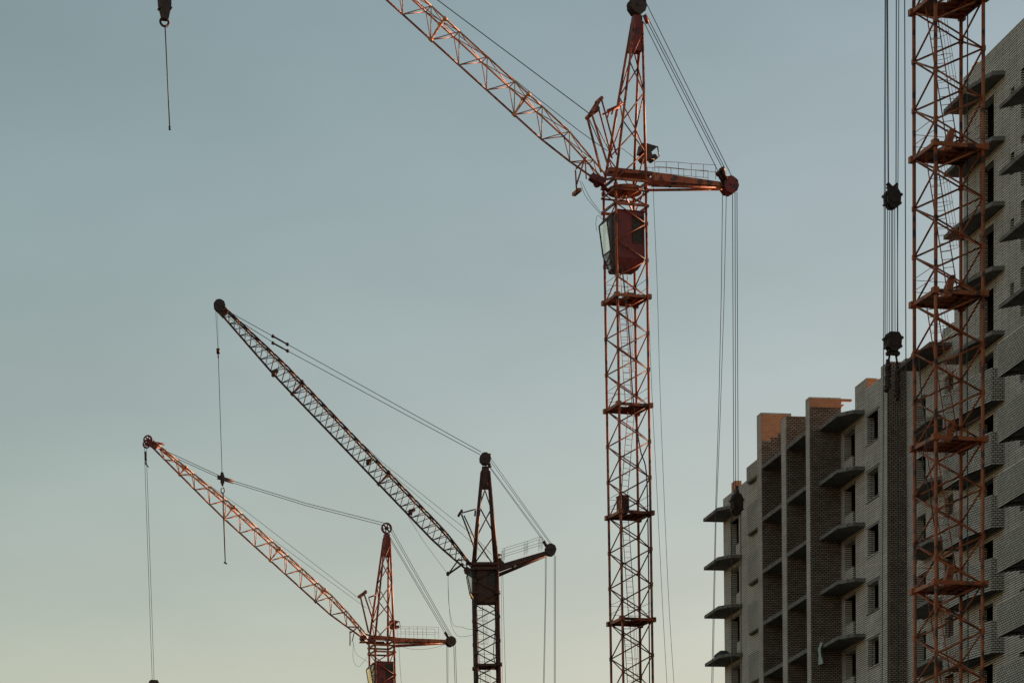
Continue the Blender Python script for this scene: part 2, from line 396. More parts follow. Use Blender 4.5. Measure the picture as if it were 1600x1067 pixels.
# R column (wider, stands further out)
TR = 57.4
PR = [(TW-.004, 152.6), (58.3, 152.6), (TR, 153.5), (TR, 145.5), (58.2, 144.6), (TW-.004, 144.6)]
bare = bric = None
for k, L in enumerate(lvB[1:12]):
    if k < 4:
        if bare is None: bare = slab_part('balcony_slab', PR, L, B)
        else: copy_part(bare, B, (0, 0, L))
    else:
        if bric is None:
            bric = slab_part('balcony_slab', PR, L, B)
            parapet_on(PR, bric)
        else: copy_part(bric, B, (0, 0, L))
    if k in (3, 5, 6, 7):
        MB().box(58.85, 59.1, 151.9, 152.15, -2.85, -.11).build('balcony_post', 'concrete', B, (0, 0, L))
MB().box(58.0, 58.12, 151.0, 152.6, .1, .95).build('low_brick_infill', 'brick', B, (0, 0, lvB[2]))
# N column small slabs
PN = [(TW-.004, 170.0), (58.6, 169.6), (57.95, 167.0), (57.95, 165.3), (58.6, 164.5), (TW-.004, 164.5)]
pr = None
for L in [39.3, 36.3, 33.3, 30.3, 27.3]:
    if pr is None: pr = slab_part('balcony_slab', PN, L, B)
    else: copy_part(pr, B, (0, 0, L))
# window frames in the link wall
for L in [41.7, 38.7, 35.7, 32.7, 29.7, 26.7]:
    f = MB()
    f.box(TW+.2, TW+.26, 165.17, 165.24, L-1.18, L-.07); f.box(TW+.2, TW+.26, 166.41, 166.48, L-1.18, L-.07)
    f.box(TW+.2, TW+.26, 165.8, 165.85, L-1.18, L-.07)
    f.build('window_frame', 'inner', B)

# ---- loose things lying on the slabs (placed in building axes)
def bpt(t, s, z):
    return (t*math.cos(AZ)-s*math.sin(AZ), t*math.sin(AZ)+s*math.cos(AZ), z)
mb = MB(); n = 7; rows = []
for j in range(9):
    zz = .12-j*.15; row = []
    for i in range(n):
        wd = .55-.1*math.sin(j*.55); row.append((-.03-.05*math.sin(i*2.1+j*.6) - (.05 if j > 1 else -.02), (i/(n-1)-.5)*wd*(1+.12*math.sin(j)), zz-.03*math.sin(i*1.7)))
    rows.append(row)
vs = [p for r_ in rows for p in r_]
vs2 = [(p[0]-.04, p[1], p[2]) for p in vs]; fs = []
for j in range(8):
    for i in range(n-1):
        a = j*n+i; fs.append([a, a+1, a+n+1, a+n]); fs.append([a+63, a+64, a+n+64, a+n+63])
mb.add(vs+vs2, fs, True)
o = mb.build('hanging_cloth', 'cloth', None, bpt(57.95, 183.55, 31.1)); o.rotation_euler = (0, 0, AZ)
tag(o, 'pale green cloth hanging from the tip of a concrete balcony slab', 'cloth')
mb = MB(); rings = 7; seg = 12; vs = []; fs = []
for j in range(rings):
    a = j/(rings-1)*math.pi/2
    for i in range(seg):
        t = 2*math.pi*i/seg; rr = math.cos(a)*(1+.18*math.sin(i*2.3+j))
        vs.append((rr*.45*math.cos(t), rr*1.1*math.sin(t), .42*math.sin(a)*(1+.15*math.sin(i*1.3))))
for j in range(rings-1):
    for i in range(seg): fs.append([j*seg+i, j*seg+(i+1) % seg, (j+1)*seg+(i+1) % seg, (j+1)*seg+i])
mb.add(vs, fs, True)
o = mb.build('tarpaulin_bundle', 'tarp', None, bpt(58.5, 206.6, 34.09)); o.rotation_euler = (0, 0, AZ)
tag(o, 'dark tarpaulin bundle on the lowest slab at the far left end of the block', 'tarpaulin')

# ------------------------------------------------------------------ cranes
class Crane:
    def __init__(s, name, label, xa, ya, depth, th, side, paint, zref=None):
        d = ray(xa, ya); c = d*(depth/d.y)
        s.c = Vector((c.x, c.y, 0)); s.th = th
        s.e1 = Vector((math.cos(th), math.sin(th), 0)); s.e2 = Vector((-math.sin(th), math.cos(th), 0))
        s.root = empty(name, (c.x, c.y, GZ), th); tag(s.root, label, 'crane', 'tower cranes on the building site')
        s.side = side; s.p = paint; s.h = side/2
    def L(s, x, y, yy=0.0):
        """photo point -> crane coordinates on the vertical plane at lateral offset yy"""
        d = ray(x, y); k = (s.c.dot(s.e2)+yy)/d.dot(s.e2); q = d*k-s.c
        return Vector((q.dot(s.e1), yy, q.z-GZ))
    def part(s, mb, name, m=None, parent=None, label=None):
        o = mb.build(name, m or s.p, parent or s.root)
        if label: o['label'] = label
        return o

def mast(c, ztop, bay, z_node, lr=.075, br=.038):
    h = c.h; corners = [(-h, h, 0), (-h, -h, 1), (h, -h, 0), (h, h, 1)]   # B-side left far, near left, near right, far right
    # alternating node phase around the four legs
    for x, y, ph in corners:
        mb = MB().tube((x, y, 0), (x, y, ztop), lr, 8)
        k = 0; z = z_node
        while z > 0: z -= bay*3
        z += bay*3
        while z < ztop:                                  # section flanges
            mb.tube((x, y, z-.09), (x, y, z+.09), lr*1.75, 6)
            z += bay*3
        c.part(mb, 'mast_leg')
    mb = MB(); zs = z_node
    while zs > bay: zs -= bay
    for i in range(4):
        a = corners[i]; b = corners[(i+1) % 4]
        z = zs-bay
        while z < ztop:
            za = z + (bay/2 if a[2] else 0); zb = z + (bay/2 if b[2] else 0)
            lo, hi = ((a, b) if not a[2] else (b, a))
            z0 = z
            for p, q in (((lo, z0), (hi, z0+bay/2)), ((hi, z0+bay/2), (lo, z0+bay))):
                A_ = Vector((p[0][0], p[0][1], p[1])); B_ = Vector((q[0][0], q[0][1], q[1]))
                if min(A_.z, B_.z) > 0 and max(A_.z, B_.z) <= ztop: mb.tube(A_, B_, br, 6)
            z += bay
    # small gusset plates at the nodes
    for x, y, ph in corners:
        z = zs-bay+(bay/2 if ph else 0)
        while z < ztop:
            if z > 0: mb.box(x-lr*1.05, x+lr*1.05, y-lr*1.05, y+lr*1.05, z-.11, z+.11)
            z += bay
    c.part(mb, 'mast_bracing')

def platform(c, z, hatch=False, box_on=False, hole=(-.62, -.15)):
    h = c.h+.06; mb = MB()
    for a, b in (((-h, -h), (h, -h)), ((h, -h), (h, h)), ((h, h), (-h, h)), ((-h, h), (-h, -h))):
        mb.bar((a[0], a[1], z), (b[0], b[1], z), .09, .16)
    for x, y in ((-h, -h), (h, -h), (h, h), (-h, h)): mb.box(x-.14, x+.14, y-.14, y+.14, z-.13, z+.13)
    # deck plates around the ladder hatch
    d = h-.06
    mb.box(hole[1]*h, d, -d, d, z+.02, z+.06)
    mb.box(-d, hole[0]*h-.08, -d, d, z+.02, z+.06)
    mb.box(hole[0]*h-.08, hole[1]*h, -.15*h, d, z+.022, z+.058)
    for y in (-.5*h, 0, .5*h): mb.bar((hole[1]*h, y, z-.03), (d, y, z-.03), .06, .08)
    mb.bar((0.35*h, -d, z-.05), (0.35*h, d, z-.05), .06, .1)
    o = c.part(mb, 'platform')
    if hatch:
        f = MB(); f.hexa([(-.25*h, -.2, z+.08), (.05*h, -.2, z+.08), (.05*h, .35, z+.08), (-.25*h, .35, z+.08),
                          (.02, -.12, z+.95), (.30, -.12, z+1.05), (.30, .1, z+1.05), (.02, .1, z+.95)])
        c.part(f, 'hatch_flap', parent=o)
    r = MB()
    for zz in (.55, 1.05):
        for a, b in (((-h, -h), (-h, h)), ((-h, h), (h, h)), ((h, h), (h, -h))):
            r.tube((a[0], a[1], z+zz), (b[0], b[1], z+zz), .014, 4)
    c.part(r, 'guard_rail', parent=o)
    return o

def ladder(c, p0, p1, w=.42, r=.022, cage=True, side=1, cr=.36):
    p0 = Vector(p0); p1 = Vector(p1); d = (p1-p0); n = int(d.length/.33); d.normalize()
    x = Vector((1, 0, 0)); x = (x-d*x.dot(d)).normalized(); nrm = d.cross(x).normalized()
    if nrm.y > 0: nrm = -nrm
    mb = MB()
    for sg in (-1, 1): mb.tube(p0+x*(w/2*sg), p1+x*(w/2*sg), r, 5)
    for i in range(1, n): q = p0+(p1-p0)*(i/n); mb.tube(q-x*(w/2), q+x*(w/2), r*.6, 4)
    o = c.part(mb, 'ladder')
    if cage:
        g_ = MB(); L = (p1-p0).length; k = int(L/1.1); ring = []
        for i in range(1, k+1):
            q = p0+d*(L*(.2+.8*i/(k+.3))); pts = []
            for j in range(10):
                t = math.pi*(j/9)*1.25-.4
                pts.append(q + x*(cr*1.25*math.sin(t)*side+ .12*side) + nrm*(-cr*math.cos(t)))
            g_.path(pts, .011, 4); ring.append(pts)
        for j in (3, 5, 7):
            for a, b in zip(ring[:-1], ring[1:]): g_.tube(a[j], b[j], .010, 4)
        c.part(g_, 'safety_cage', parent=o)
    return o

def wheel(c, ctr, r, w=.22, name='pulley', parent=None, mt='wheel', solid=True, nsh=2):
    """rope sheaves on one axle, axis across the jib plane"""
    ctr = Vector(ctr); mb = MB(); seg = 20
    for s_ in range(nsh):
        y0 = (s_-(nsh-1)/2)*w
        prof = [(r, -.05), (r, -.03), (r*.88, 0), (r, .03), (r, .05), (r*.78, .045), (r*.78, -.045)]
        vs = []; m_ = len(prof)
        for i in range(seg):
            t = 2*math.pi*i/seg
            for rr, yy in prof: vs.append(ctr+Vector((rr*math.cos(t), yy+y0, rr*math.sin(t))))
        fs = []
        for i in range(seg):
            for j in range(m_): fs.append([i*m_+j, i*m_+(j+1) % m_, ((i+1) % seg)*m_+(j+1) % m_, ((i+1) % seg)*m_+j])
        mb.add(vs, fs)
        for i in range(6):
            t = math.pi/3*i+.2; mb.bar(ctr+Vector((0, y0, 0)), ctr+Vector((math.cos(t)*r*.8, y0, math.sin(t)*r*.8)), .05, .09, (0, 1, 0))
        mb.tube(ctr+Vector((0, y0-.06, 0)), ctr+Vector((0, y0+.06, 0)), r*.3, 10)
        if solid: mb.tube(ctr+Vector((0, y0-.015, 0)), ctr+Vector((0, y0+.015, 0)), r*.82, 20)
    if solid:                                              # cheek plates with bolt heads
        for sg in (-1, 1):
            yy = sg*(w*nsh/2+.03); mb.tube(ctr+Vector((0, yy-.012, 0)), ctr+Vector((0, yy+.012, 0)), r*1.04, 9)
            for i in range(5):
                t = 2*math.pi*i/5+.5; q = ctr+Vector((r*.92*math.cos(t), yy+sg*.03, r*.92*math.sin(t))); mb.tube(q-Vector((0, .03, 0)), q+Vector((0, .03, 0)), r*.10, 6)
    mb.tube(ctr+Vector((0, -w*nsh/2-.12, 0)), ctr+Vector((0, w*nsh/2+.12, 0)), r*.16, 8)
    return c.part(mb, name, mt, parent)

def jib(c, pr, pt, H, W, bay, r=.05, taper_root=6, taper_tip=5, up=1, lace=.026, endH=.18, fr=3, double=True, cross=False, pm=None):
    """triangular lattice boom: two chords above, one below"""
    pr = Vector(pr); pt = Vector(pt); d = pt-pr; Lg = d.length; d.normalize()
    n = Vector((-d.z, 0, d.x)); n = n if n.z > 0 else -n; lat = Vector((0, 1, 0))
    def sc(l):
        k = min(1, endH+(1-endH)*l/taper_root, endH+(1-endH)*(Lg-l)/taper_tip); return k
    def bot(l): return pr+d*l - n*(H*sc(l)*.5)
    def top(l, sg): return pr+d*l + n*(H*sc(l)*.5) + lat*(sg*W*.5*(.45+.55*sc(l)))
    N = int(round(Lg/bay)); bl = Lg/N
    mb = MB()
    mb.path([bot(i*bl) for i in range(N+1)], r*1.15, 6)
    o = c.part(mb, 'lower_chord', parent=None)
    for sg in (-1, 1):
        mb = MB(); mb.path([top(0, sg)]+[top((i+.5)*bl, sg) for i in range(N)]+[top(Lg, sg)], r, 6); c.part(mb, 'upper_chord', pm)
    mb = MB()
    for i in range(N):
        for sg in (-1, 1):
            t_ = top((i+.5)*bl, sg)
            mb.tube(bot(i*bl), t_, lace, 5); mb.tube(t_, bot((i+1)*bl), lace, 5)
        mb.tube(top((i+.5)*bl, -1), top((i+.5)*bl, 1), lace, 5)
        if cross: mb.tube(bot((i+.5)*bl), top(i*bl, -1), lace*.9, 5); mb.tube(bot((i+.5)*bl), top((i+1)*bl, -1), lace*.9, 5)
        if i < N-1:
            mb.tube(top((i+.5)*bl, -1), top((i+1.5)*bl, 1), lace*.9, 5)
            if double: mb.tube(top((i+.5)*bl, 1), top((i+1.5)*bl, -1), lace*.9, 5)
        if i % fr == fr-1:                                  # heavier joint frames between boom sections
            l = (i+.5)*bl+bl*.5
            for sg in (-1, 1): mb.bar(bot(l), top(l, sg), .10, .07)
            mb.bar(top(l, -1), top(l, 1), .12, .09)
            for q in (bot(l), top(l, -1), top(l, 1)): mb.tube(q-d*.12, q+d*.12, r*2.0, 6)
    c.part(mb, 'jib_lacing', pm)
    return bot, top, d, n, Lg

def rope(c, pts, r=.02, name='rope', n=4):
    return c.part(MB().path([Vector(p) for p in pts], r, n), name, 'rope')
def sag(a, b, s, n=12):
    a = Vector(a); b = Vector(b); return [a.lerp(b, i/n)+Vector((0, 0, -s*4*(i/n)*(1-i/n))) for i in range(n+1)]
def curve(c, pix, yy=0, n=6):
    """smooth hanging line through photo points"""
    P = [c.L(x, y, yy) for x, y in pix]; out = []
    Q = [P[0]]+P+[P[-1]]
    for i in range(1, len(Q)-2):
        for k in range(n):
            t = k/n; p0, p1, p2, p3 = Q[i-1:i+3]
            out.append(.5*((2*p1)+(p2-p0)*t+(2*p0-5*p1+4*p2-p3)*t*t+(3*p1-p0-3*p2+p3)*t**3))
    out.append(P[-1]); return out

def apex(c, ztop_mast, head, r=.085, br=.04, plate_z=None, panels=4, sides=1.0):
    """four legs leaning together from the mast top to the head"""
    h = c.h; head = Vector(head); legs = []
    for x, y in ((-h, h), (-h, -h), (h, -h), (h, h)):
        a = Vector((x, y, ztop_mast)); b = head+Vector((.25*(1 if x > 0 else -1), .22*(1 if y > 0 else -1), -.9)); legs.append((a, b))
        c.part(MB().tube(a, b, r, 8, r*.85), 'apex_leg')
    mb = MB()
    for i in range(4):
        a0, a1 = legs[i]; b0, b1 = legs[(i+1) % 4]
        for k in range(panels):
            t0 = 1-(1-k/panels)**1.0; t1 = (k+1)/panels*.93; t0 = k/panels*.93
            p, q = (a0.lerp(a1, t0), b0.lerp(b1, t1)) if (k+i) % 2 else (b0.lerp(b1, t0), a0.lerp(a1, t1))
            mb.tube(p, q, br, 6)
    c.part(mb, 'apex_bracing')
    pl = MB(); t = .82
    lo = [a.lerp(b, t) for a, b in legs]; hi = [b+Vector((0, 0, .35)) for a, b in legs]
    pl.hexa([lo[1], lo[2], lo[3], lo[0], hi[1], hi[2], hi[3], hi[0]])
    c.part(pl, 'head_plate', 'dark' if c.p == 'dark' else 'cabred')
    return legs

def counter_jib(c, pa, pb, hr, ht, rails, wd=1.0):
    """tapered box beam with a tube under it and a light railing"""
    pa = Vector(pa); pb = Vector(pb); w2 = .16; mb = MB()
    for sg in (-1, 1):
        y = sg*wd/2
        mb.hexa([(pa.x, y-.06, pa.z-hr), (pb.x, y*.35-.06, pb.z-ht), (pb.x, y*.35+.06, pb.z-ht), (pa.x, y+.06, pa.z-hr),
                 (pa.x, y-.06, pa.z), (pb.x, y*.35-.06, pb.z), (pb.x, y*.35+.06, pb.z), (pa.x, y+.06, pa.z)])
    for i in range(1, 6):
        q = pa.lerp(pb, i/6); k = wd/2*(1-.65*i/6); mb.bar((q.x, -k, q.z-.1), (q.x, k, q.z-.1), .08, .1)
    o = c.part(mb, 'counter_jib')
    t = MB()
    for sg in (-1, 1): t.tube((pa.x, sg*wd*.45, pa.z-hr-.28), (pb.x, sg*.15, pb.z-ht-.06), .075, 6)
    for f in (.33, .62): q = pa.lerp(pb, f); t.tube((q.x-.15, wd*.25, q.z-hr-.12+.2*f), (q.x+.15, wd*.25, q.z-hr*(1-f)), .03, 5)
    c.part(t, 'stay_tube', parent=o)
    for sg in (-1, 1):
        rl = MB(); pts = []
        for i, (x, z0, z1) in enumerate(rails):
            y = sg*wd*(.62 if sg > 0 else .5); rl.tube((x, y, z0), (x, y, z1), .016, 4); pts.append((x, y, z0, z1))
        for a, b in zip(pts[:-1], pts[1:]):
            for f in (1, .5): rl.tube((a[0], a[1], a[2]+(a[3]-a[2])*f), (b[0], b[1], b[2]+(b[3]-b[2])*f), .014, 4)
        c.part(rl, 'railing', parent=o)
    return o

def cab(c, z0, z1, paint='cabred', bulge=.55, xr=.42, xl=-.2, flat=False):
    """operator's cab in the mast top: steel box with a sloped floor and a glazed nose on the jib side"""
    h = c.h; mb = MB(); H = z1-z0
    x0, x1, y0, y1 = xl*2*h, xr*2*h, -h*.86, h*.7
    mb.box(x0, x1, y0, y1, z0+.18*H, z1)
    fa, fb = (.04, .06) if flat else (.2, .35)
    mb.hexa([(x0+.2, y0+fa, z0), (x1-fb, y0+fa, z0), (x1-fb, y1-fa, z0), (x0+.2, y1-fa, z0),
             (x0, y0, z0+.178*H), (x1, y0, z0+.178*H), (x1, y1, z0+.178*H), (x0, y1, z0+.178*H)])
    mb.box(x0-.08, x1+.06, y0-.05, y1+.05, z1+.002, z1+.07)
    o = c.part(mb, 'cab', paint)
    wf = MB()
    for zz in (z0+.45*H, z0+.93*H): wf.bar((x1-.75, y0-.02, zz), (x1-.12, y0-.02, zz), .04, .05)
    for xx in (x1-.75, x1-.12): wf.bar((xx, y0-.02, z0+.45*H), (xx, y0-.02, z0+.93*H), .04, .05)
    fr = c.part(wf, 'window', 'wheel', o)
    pn = MB().box(x1-.73, x1-.14, y0-.015, y0-.004, z0+.47*H, z0+.91*H); c.part(pn, 'pane', 'tarp', fr)
    # glazed nose
    xn = x0-bulge-.35; ys = (y0+.15, y1-.1)
    prof = [(x0, z1-.1), (xn+.35, z1-.18), (xn, z1-.55), (xn+.22, z0+.3*H), (xn+.62, z0+.04*H), (x0, z0+.02*H)]
    f = MB()
    for y in ys:
        for a, b in zip(prof[:-1], prof[1:]): f.bar((a[0], y, a[1]), (b[0], y, b[1]), .07, .07, (0, 1, 0))
    for x, z in prof[1:-1]: f.bar((x, ys[0], z), (x, ys[1], z), .06, .06)
    nf = c.part(f, 'nose_frame', 'dark', o)
    for a, b in zip(prof[1:-2], prof[2:-1]):
        gl = MB(); gl.add([(a[0], ys[0]+.03, a[1]), (b[0], ys[0]+.03, b[1]), (b[0], ys[1]-.03, b[1]), (a[0], ys[1]-.03, a[1])], [[0, 1, 2, 3]])
        c.part(gl, 'glass_pane', 'glass', nf)
    gl = MB(); gl.add([(x, ys[0]+.01, z) for x, z in prof], [[0, 1, 2, 3, 4, 5]]); c.part(gl, 'glass_pane', 'glass', nf)
    bt = MB().hexa([(xn+.6, ys[0], z0-.05), (x0+.2, ys[0], z0-.05), (x0+.2, ys[1], z0-.05), (xn+.6, ys[1], z0-.05),
                    (xn+.5, ys[0], z0+.1), (x0+.2, ys[0], z0+.1), (x0+.2, ys[1], z0+.1), (xn+.5, ys[1], z0+.1)])
    c.part(bt, 'cab_floor', 'wheel', o)
    return o

def winch(c, p, s=1.0, paint='wheel'):
    p = Vector(p); mb = MB()
    mb.hexa([(p.x-.45*s, -.5*s, p.z), (p.x+.25*s, -.5*s, p.z), (p.x+.25*s, .5*s, p.z), (p.x-.45*s, .5*s, p.z),
             (p.x-.3*s, -.5*s, p.z+.6*s), (p.x+.75*s, -.5*s, p.z+.42*s), (p.x+.75*s, .5*s, p.z+.42*s), (p.x-.3*s, .5*s, p.z+.6*s)])
    mb.tube((p.x, -.6*s, p.z-.2*s), (p.x, .6*s, p.z-.2*s), .3*s, 12)
    mb.tube((p.x+.55*s, -.4*s, p.z-.25*s), (p.x+.55*s, .4*s, p.z-.25*s), .2*s, 10)
    mb.path([(p.x+.72*s, -.5*s, p.z+.42*s), (p.x+.85*s, -.5*s, p.z-.25*s), (p.x+.5*s, -.5*s, p.z-.45*s), (p.x-.3*s, -.5*s, p.z-.4*s)], .05*s, 5)
    return c.part(mb, 'winch', paint)

def block(c, top, H, W, name='hook_block', yw=.2):
    """pulley block: cheek plates, sheaves, bolts"""
    top = Vector(top); mb = MB(); z = top.z
    prof = [(-W*.30, 0), (W*.30, 0), (W*.5, -H*.25), (W*.46, -H*.68), (W*.2, -H), (-W*.2, -H), (-W*.46, -H*.68), (-W*.5, -H*.25)]
    for y in (-yw, 0.0, yw):
        n = len(prof); vs = [(top.x+x, top.y+y-.035, z+q) for x, q in prof]+[(top.x+x, top.y+y+.035, z+q) for x, q in prof]
        mb.add(vs, [list(range(n)), list(range(n, 2*n))[::-1]]+[[i, (i+1) % n, n+(i+1) % n, n+i] for i in range(n)])
    mb.tube((top.x, top.y-yw-.08, z-H*.45), (top.x, top.y+yw+.08, z-H*.45), W*.36, 14)
    for x, q in ((-W*.5, -.3*H), (W*.5, -.3*H), (W*.42, -.75*H), (-W*.42, -.75*H)):
        mb.tube((top.x+x, top.y-yw-.06, z+q), (top.x+x, top.y+yw+.06, z+q), min(.07, W*.1), 6)
    return c.part(mb, name, 'wheel')

def mast_height(c, y):
    return c.L(c.xa, y).z

# =============================== crane one: tall red crane, centre right
c = Crane('tower_crane', 'tallest dark red tower crane, its jib leaving the top of the photo', 980, 560, 200, R(20), 1.91, 'red')
zt = c.L(979, 290).z; zp = [c.L(979, y).z for y in (469, 638, 805, 971)]
bay = (zp[0]-zp[3])/9
mast(c, zt, bay, zp[0])
for k in range(4): platform(c, zp[k], hole=(-.62, -.1))
for k in range(4, 11): platform(c, zp[3]-(k-3)*bay*3)
for k in range(1, 5):
    z0 = zp[k] if k < 4 else zp[3]-bay*3
    zz = zp[k-1]
    ladder(c, (.15 if k != 2 else -.35, .2, z0+.05), (-.25 if k != 2 else .25, .1, zz-.05), side=1, cage=(k in (1, 4)))
ladder(c, (.05, .25, zp[0]+.05), (-.1, .2, zp[0]+2.6), cage=False)
for k in range(5, 11): ladder(c, (.15, .2, zp[3]-(k-2)*bay*3+bay*0), (-.25, .1, zp[3]-(k-3)*bay*3))
# control box on the third platform
MBx = MB().box(-.75, -.2, -.45, .2, zp[2]+.07, zp[2]+1.0); MBx.box(-.78, -.17, -.48, .23, zp[2]+1.002, zp[2]+1.06)
c.part(MBx, 'control_box', 'dark')
MBx = MB().box(.0, .9, 0.1, .7, zp[0]+.07, zp[0]+.32).box(.15, .7, .2, .6, zp[0]+.322, zp[0]+.5); c.part(MBx, 'tool_chest', 'dark')
# loose power cable inside the mast
rope(c, curve(c, [(972, 420), (978, 470), (984, 540), (989, 620), (1000, 700), (1010, 740), (1013, 860), (1015, 1067), (1016, 1200)], -.9), .04, 'power_cable')
# slewing ring, collar beams
mb = MB(); h = c.h+.1
for dz in (0, -.55, -1.35):
    for a, b in (((-h, -h), (h, -h)), ((h, -h), (h, h)), ((h, h), (-h, h)), ((-h, h), (-h, -h))):
        mb.bar((a[0], a[1], zt+dz), (b[0], b[1], zt+dz), .09, .14 if dz != -.55 else .08)
mb.tube((0, 0, zt-.45), (0, 0, zt-.2), h*.95, 20)
for a in range(4):
    t = math.pi/2*a+.78; mb.bar((0, 0, zt-.5), (h*1.3*math.cos(t), h*1.3*math.sin(t), zt-1.3), .08, .1)
c.part(mb, 'slewing_frame')
hd = c.L(995, 10)
apex(c, zt, hd, panels=5)
wheel(c, hd, .50, .2, 'head_pulley', nsh=3)
rk = MB().tube(hd+Vector((.35, -.3, -.55)), hd+Vector((.55, -.3, -1.0)), .12, 8); c.part(rk, 'rope_guide', 'cabred')
# jib
c1b = c.L(612, 7.5); c2b = c.L(879, 247.5)
dirj = (c1b-c2b).normalized(); nj = Vector((-dirj.z, 0, dirj.x)); nj = nj if nj.z > 0 else -nj
Tm = c.L(775.5, 110); Hj = (Tm-c2b).dot(nj); print('jib H', Hj)
rootp = c.L(940, 279); t0 = (rootp-c2b).dot(dirj)
rp = c2b+dirj*t0+nj*Hj*.5
tipx = c.L(262, -306); t1 = (tipx-c2b).dot(dirj); tp = c2b+dirj*t1+nj*Hj*.5
bot, top, d, n, Lg = jib(c, rp, tp, Hj, .95, 2.06, r=.055, lace=.03, taper_root=3.2, endH=.35, pm='tan')
mb = MB(); mb.path([bot(.0), (-c.h, -.0, zt-.5)], .12, 6)
mb.bar(bot(.6), bot(-.15), .5, .35); mb.tube(bot(0)+Vector((0, -.45, 0)), bot(0)+Vector((0, .45, 0)), .2, 10)
for sg in (-1, 1):
    mb.bar(top(0, sg), (-c.h, sg*c.h*.9, zt+.2), .12, .14); mb.bar(bot(0)+Vector((0, sg*.3, 0)), (-c.h, sg*c.h*.9, zt+.1), .1, .1)
c.part(mb, 'jib_foot', 'cabred')
wheel(c, tp+d*.4, .45, .2, 'tip_pulley')
# luffing strut
s1 = c.L(921, 181); s2 = c.L(936, 157); foot = c.L(945, 265)
mb = MB()
for sg in (-1, 1):
    y = Vector((0, sg*.35, 0))
    mb.bar(s1+y, foot+y*1.6, .1, .1); mb.tube(s2+y, c.L(960, 245)+y, .055, 6)
    mb.bar(s1+y, s2+y, .12, .14); mb.tube(s1+y*.6, c.L(949, 240)+y, .03, 5)
    mb.tube(c.L(945, 176)+y, c.L(972, 164)+y, .05, 6); mb.tube(c.L(956, 172)+y, c.L(952, 182)+y, .05, 5)
mb.tube(s1-Vector((0, .45, 0)), s1+Vector((0, .45, 0)), .12, 8); mb.tube(s2-Vector((0, .45, 0)), s2+Vector((0, .45, 0)), .11, 8)
mb.tube(c.L(930, 172)-Vector((0, .3, 0)), c.L(930, 172)+Vector((0, .3, 0)), .18, 10)
c.part(mb, 'luffing_strut')
# guard frame hanging below the jib foot
mb = MB()
for sg in (-.4, .4):
    mb.tube(c.L(899, 266, sg), c.L(901, 301, sg), .05, 5); mb.tube(c.L(901, 288, sg), c.L(914, 246, sg), .05, 5); mb.tube(c.L(900, 264, sg), c.L(916, 246, sg), .055, 5)
    mb.tube(c.L(914, 246, sg), c.L(916, 280, sg), .04, 5)
mb.box(*(lambda p: (p.x-.1, p.x+.12, -.5, .5, p.z-.1, p.z+.08))(c.L(901, 300)))
c.part(mb, 'rope_guard')
# counter jib
pa = c.L(1013, 273); pb = c.L(1130, 287)
rails = []
for x, y0, y1 in ((1018, 272, 257), (1036, 274, 257), (1055, 277, 258), (1075, 279, 260), (1094, 282, 261), (1113, 284, 262)):
    a = c.L(x, y0); b = c.L(x, y1); rails.append((a.x, a.z, b.z))
counter_jib(c, pa, pb, .46, .22, rails)
mb = MB().bar(c.L(948, 268), c.L(1013, 275), 1.0, .22); c.part(mb, 'turntable_beam')
cw = c.L(1139, 291); wheel(c, cw, .48, .22, 'counter_pulley', nsh=3, mt='cabred')
winch(c, c.L(1008, 241), .85)
# tie ropes from head to counter jib tip
for (xa, ya, xb, yb, yy) in ((1010, 6, 1146, 281, .3), (1009, 22, 1134, 266, -.3), (1008, 28, 1131, 267, .1), (1006, 35, 1122, 268, -.15)):
    rope(c, [c.L(xa, ya, yy), c.L(xb, yb, yy)], .022, 'tie_rope')
for (xa, ya, xb, yb, yy) in ((1127, 262, 1135, 282, -.3), (1121, 268, 1130, 284, -.15)):
    c.part(MB().tube(c.L(xa, ya, yy), c.L(xb, yb, yy), .13, 7).tube(c.L(xa, ya, yy), c.L(xa+3, ya+6, yy), .18, 7), 'rope_socket', 'wheel')
# luffing ropes from strut to the jib tip
rope(c, [c.L(921, 178), c.L(683, 0), c.L(683, 0)+(c.L(683, 0)-c.L(921, 178))*1.65], .026, 'luffing_rope')
rope(c, [c.L(949, 236), c.L(905, 205), c.L(820, 138), c.L(700, 42), c.L(560, -70)], .02, 'luffing_rope')
rope(c, [c.L(949, 236), c.L(972, 232), c.L(1003, 256)], .014)
# ropes falling from the counter pulley
for P_, r_ in (([(1129, 302), (1127, 460), (1123, 640), (1118, 800), (1112, 1067), (1110, 1150)], .02),
               ([(1135, 302), (1131, 480), (1125, 660), (1119, 810), (1114, 1067), (1112, 1150)], .018)):
    rope(c, [c.L(x, y, -.2) for x, y in P_], r_, 'counterweight_rope')
for x0, x1, yy in ((1144.5, 1146.5, -.25), (1148.5, 1149.5, 0), (1151.5, 1153.5, .2)):
    rope(c, [c.L(x0, 300, yy), c.L(x1, 782, yy)], .022, 'counterweight_rope')
bp_ = c.L(1151, 772); block(c, bp_, 1.2, .7, 'rope_block')
c.part(MB().hexa([(bp_.x-.12, -.2, bp_.z), (bp_.x+.12, -.2, bp_.z), (bp_.x+.12, .2, bp_.z), (bp_.x-.12, .2, bp_.z),
                  (bp_.x-.04, -.06, bp_.z+.5), (bp_.x+.04, -.06, bp_.z+.5), (bp_.x+.04, .06, bp_.z+.5), (bp_.x-.04, .06, bp_.z+.5)]), 'block_neck', 'wheel')
for x0, x1 in ((1143, 1143.5), (1157.5, 1158)):
    rope(c, [c.L(x0, 795), c.L(x1, 1067), c.L(x1, 1160)], .03, 'sling_rope')
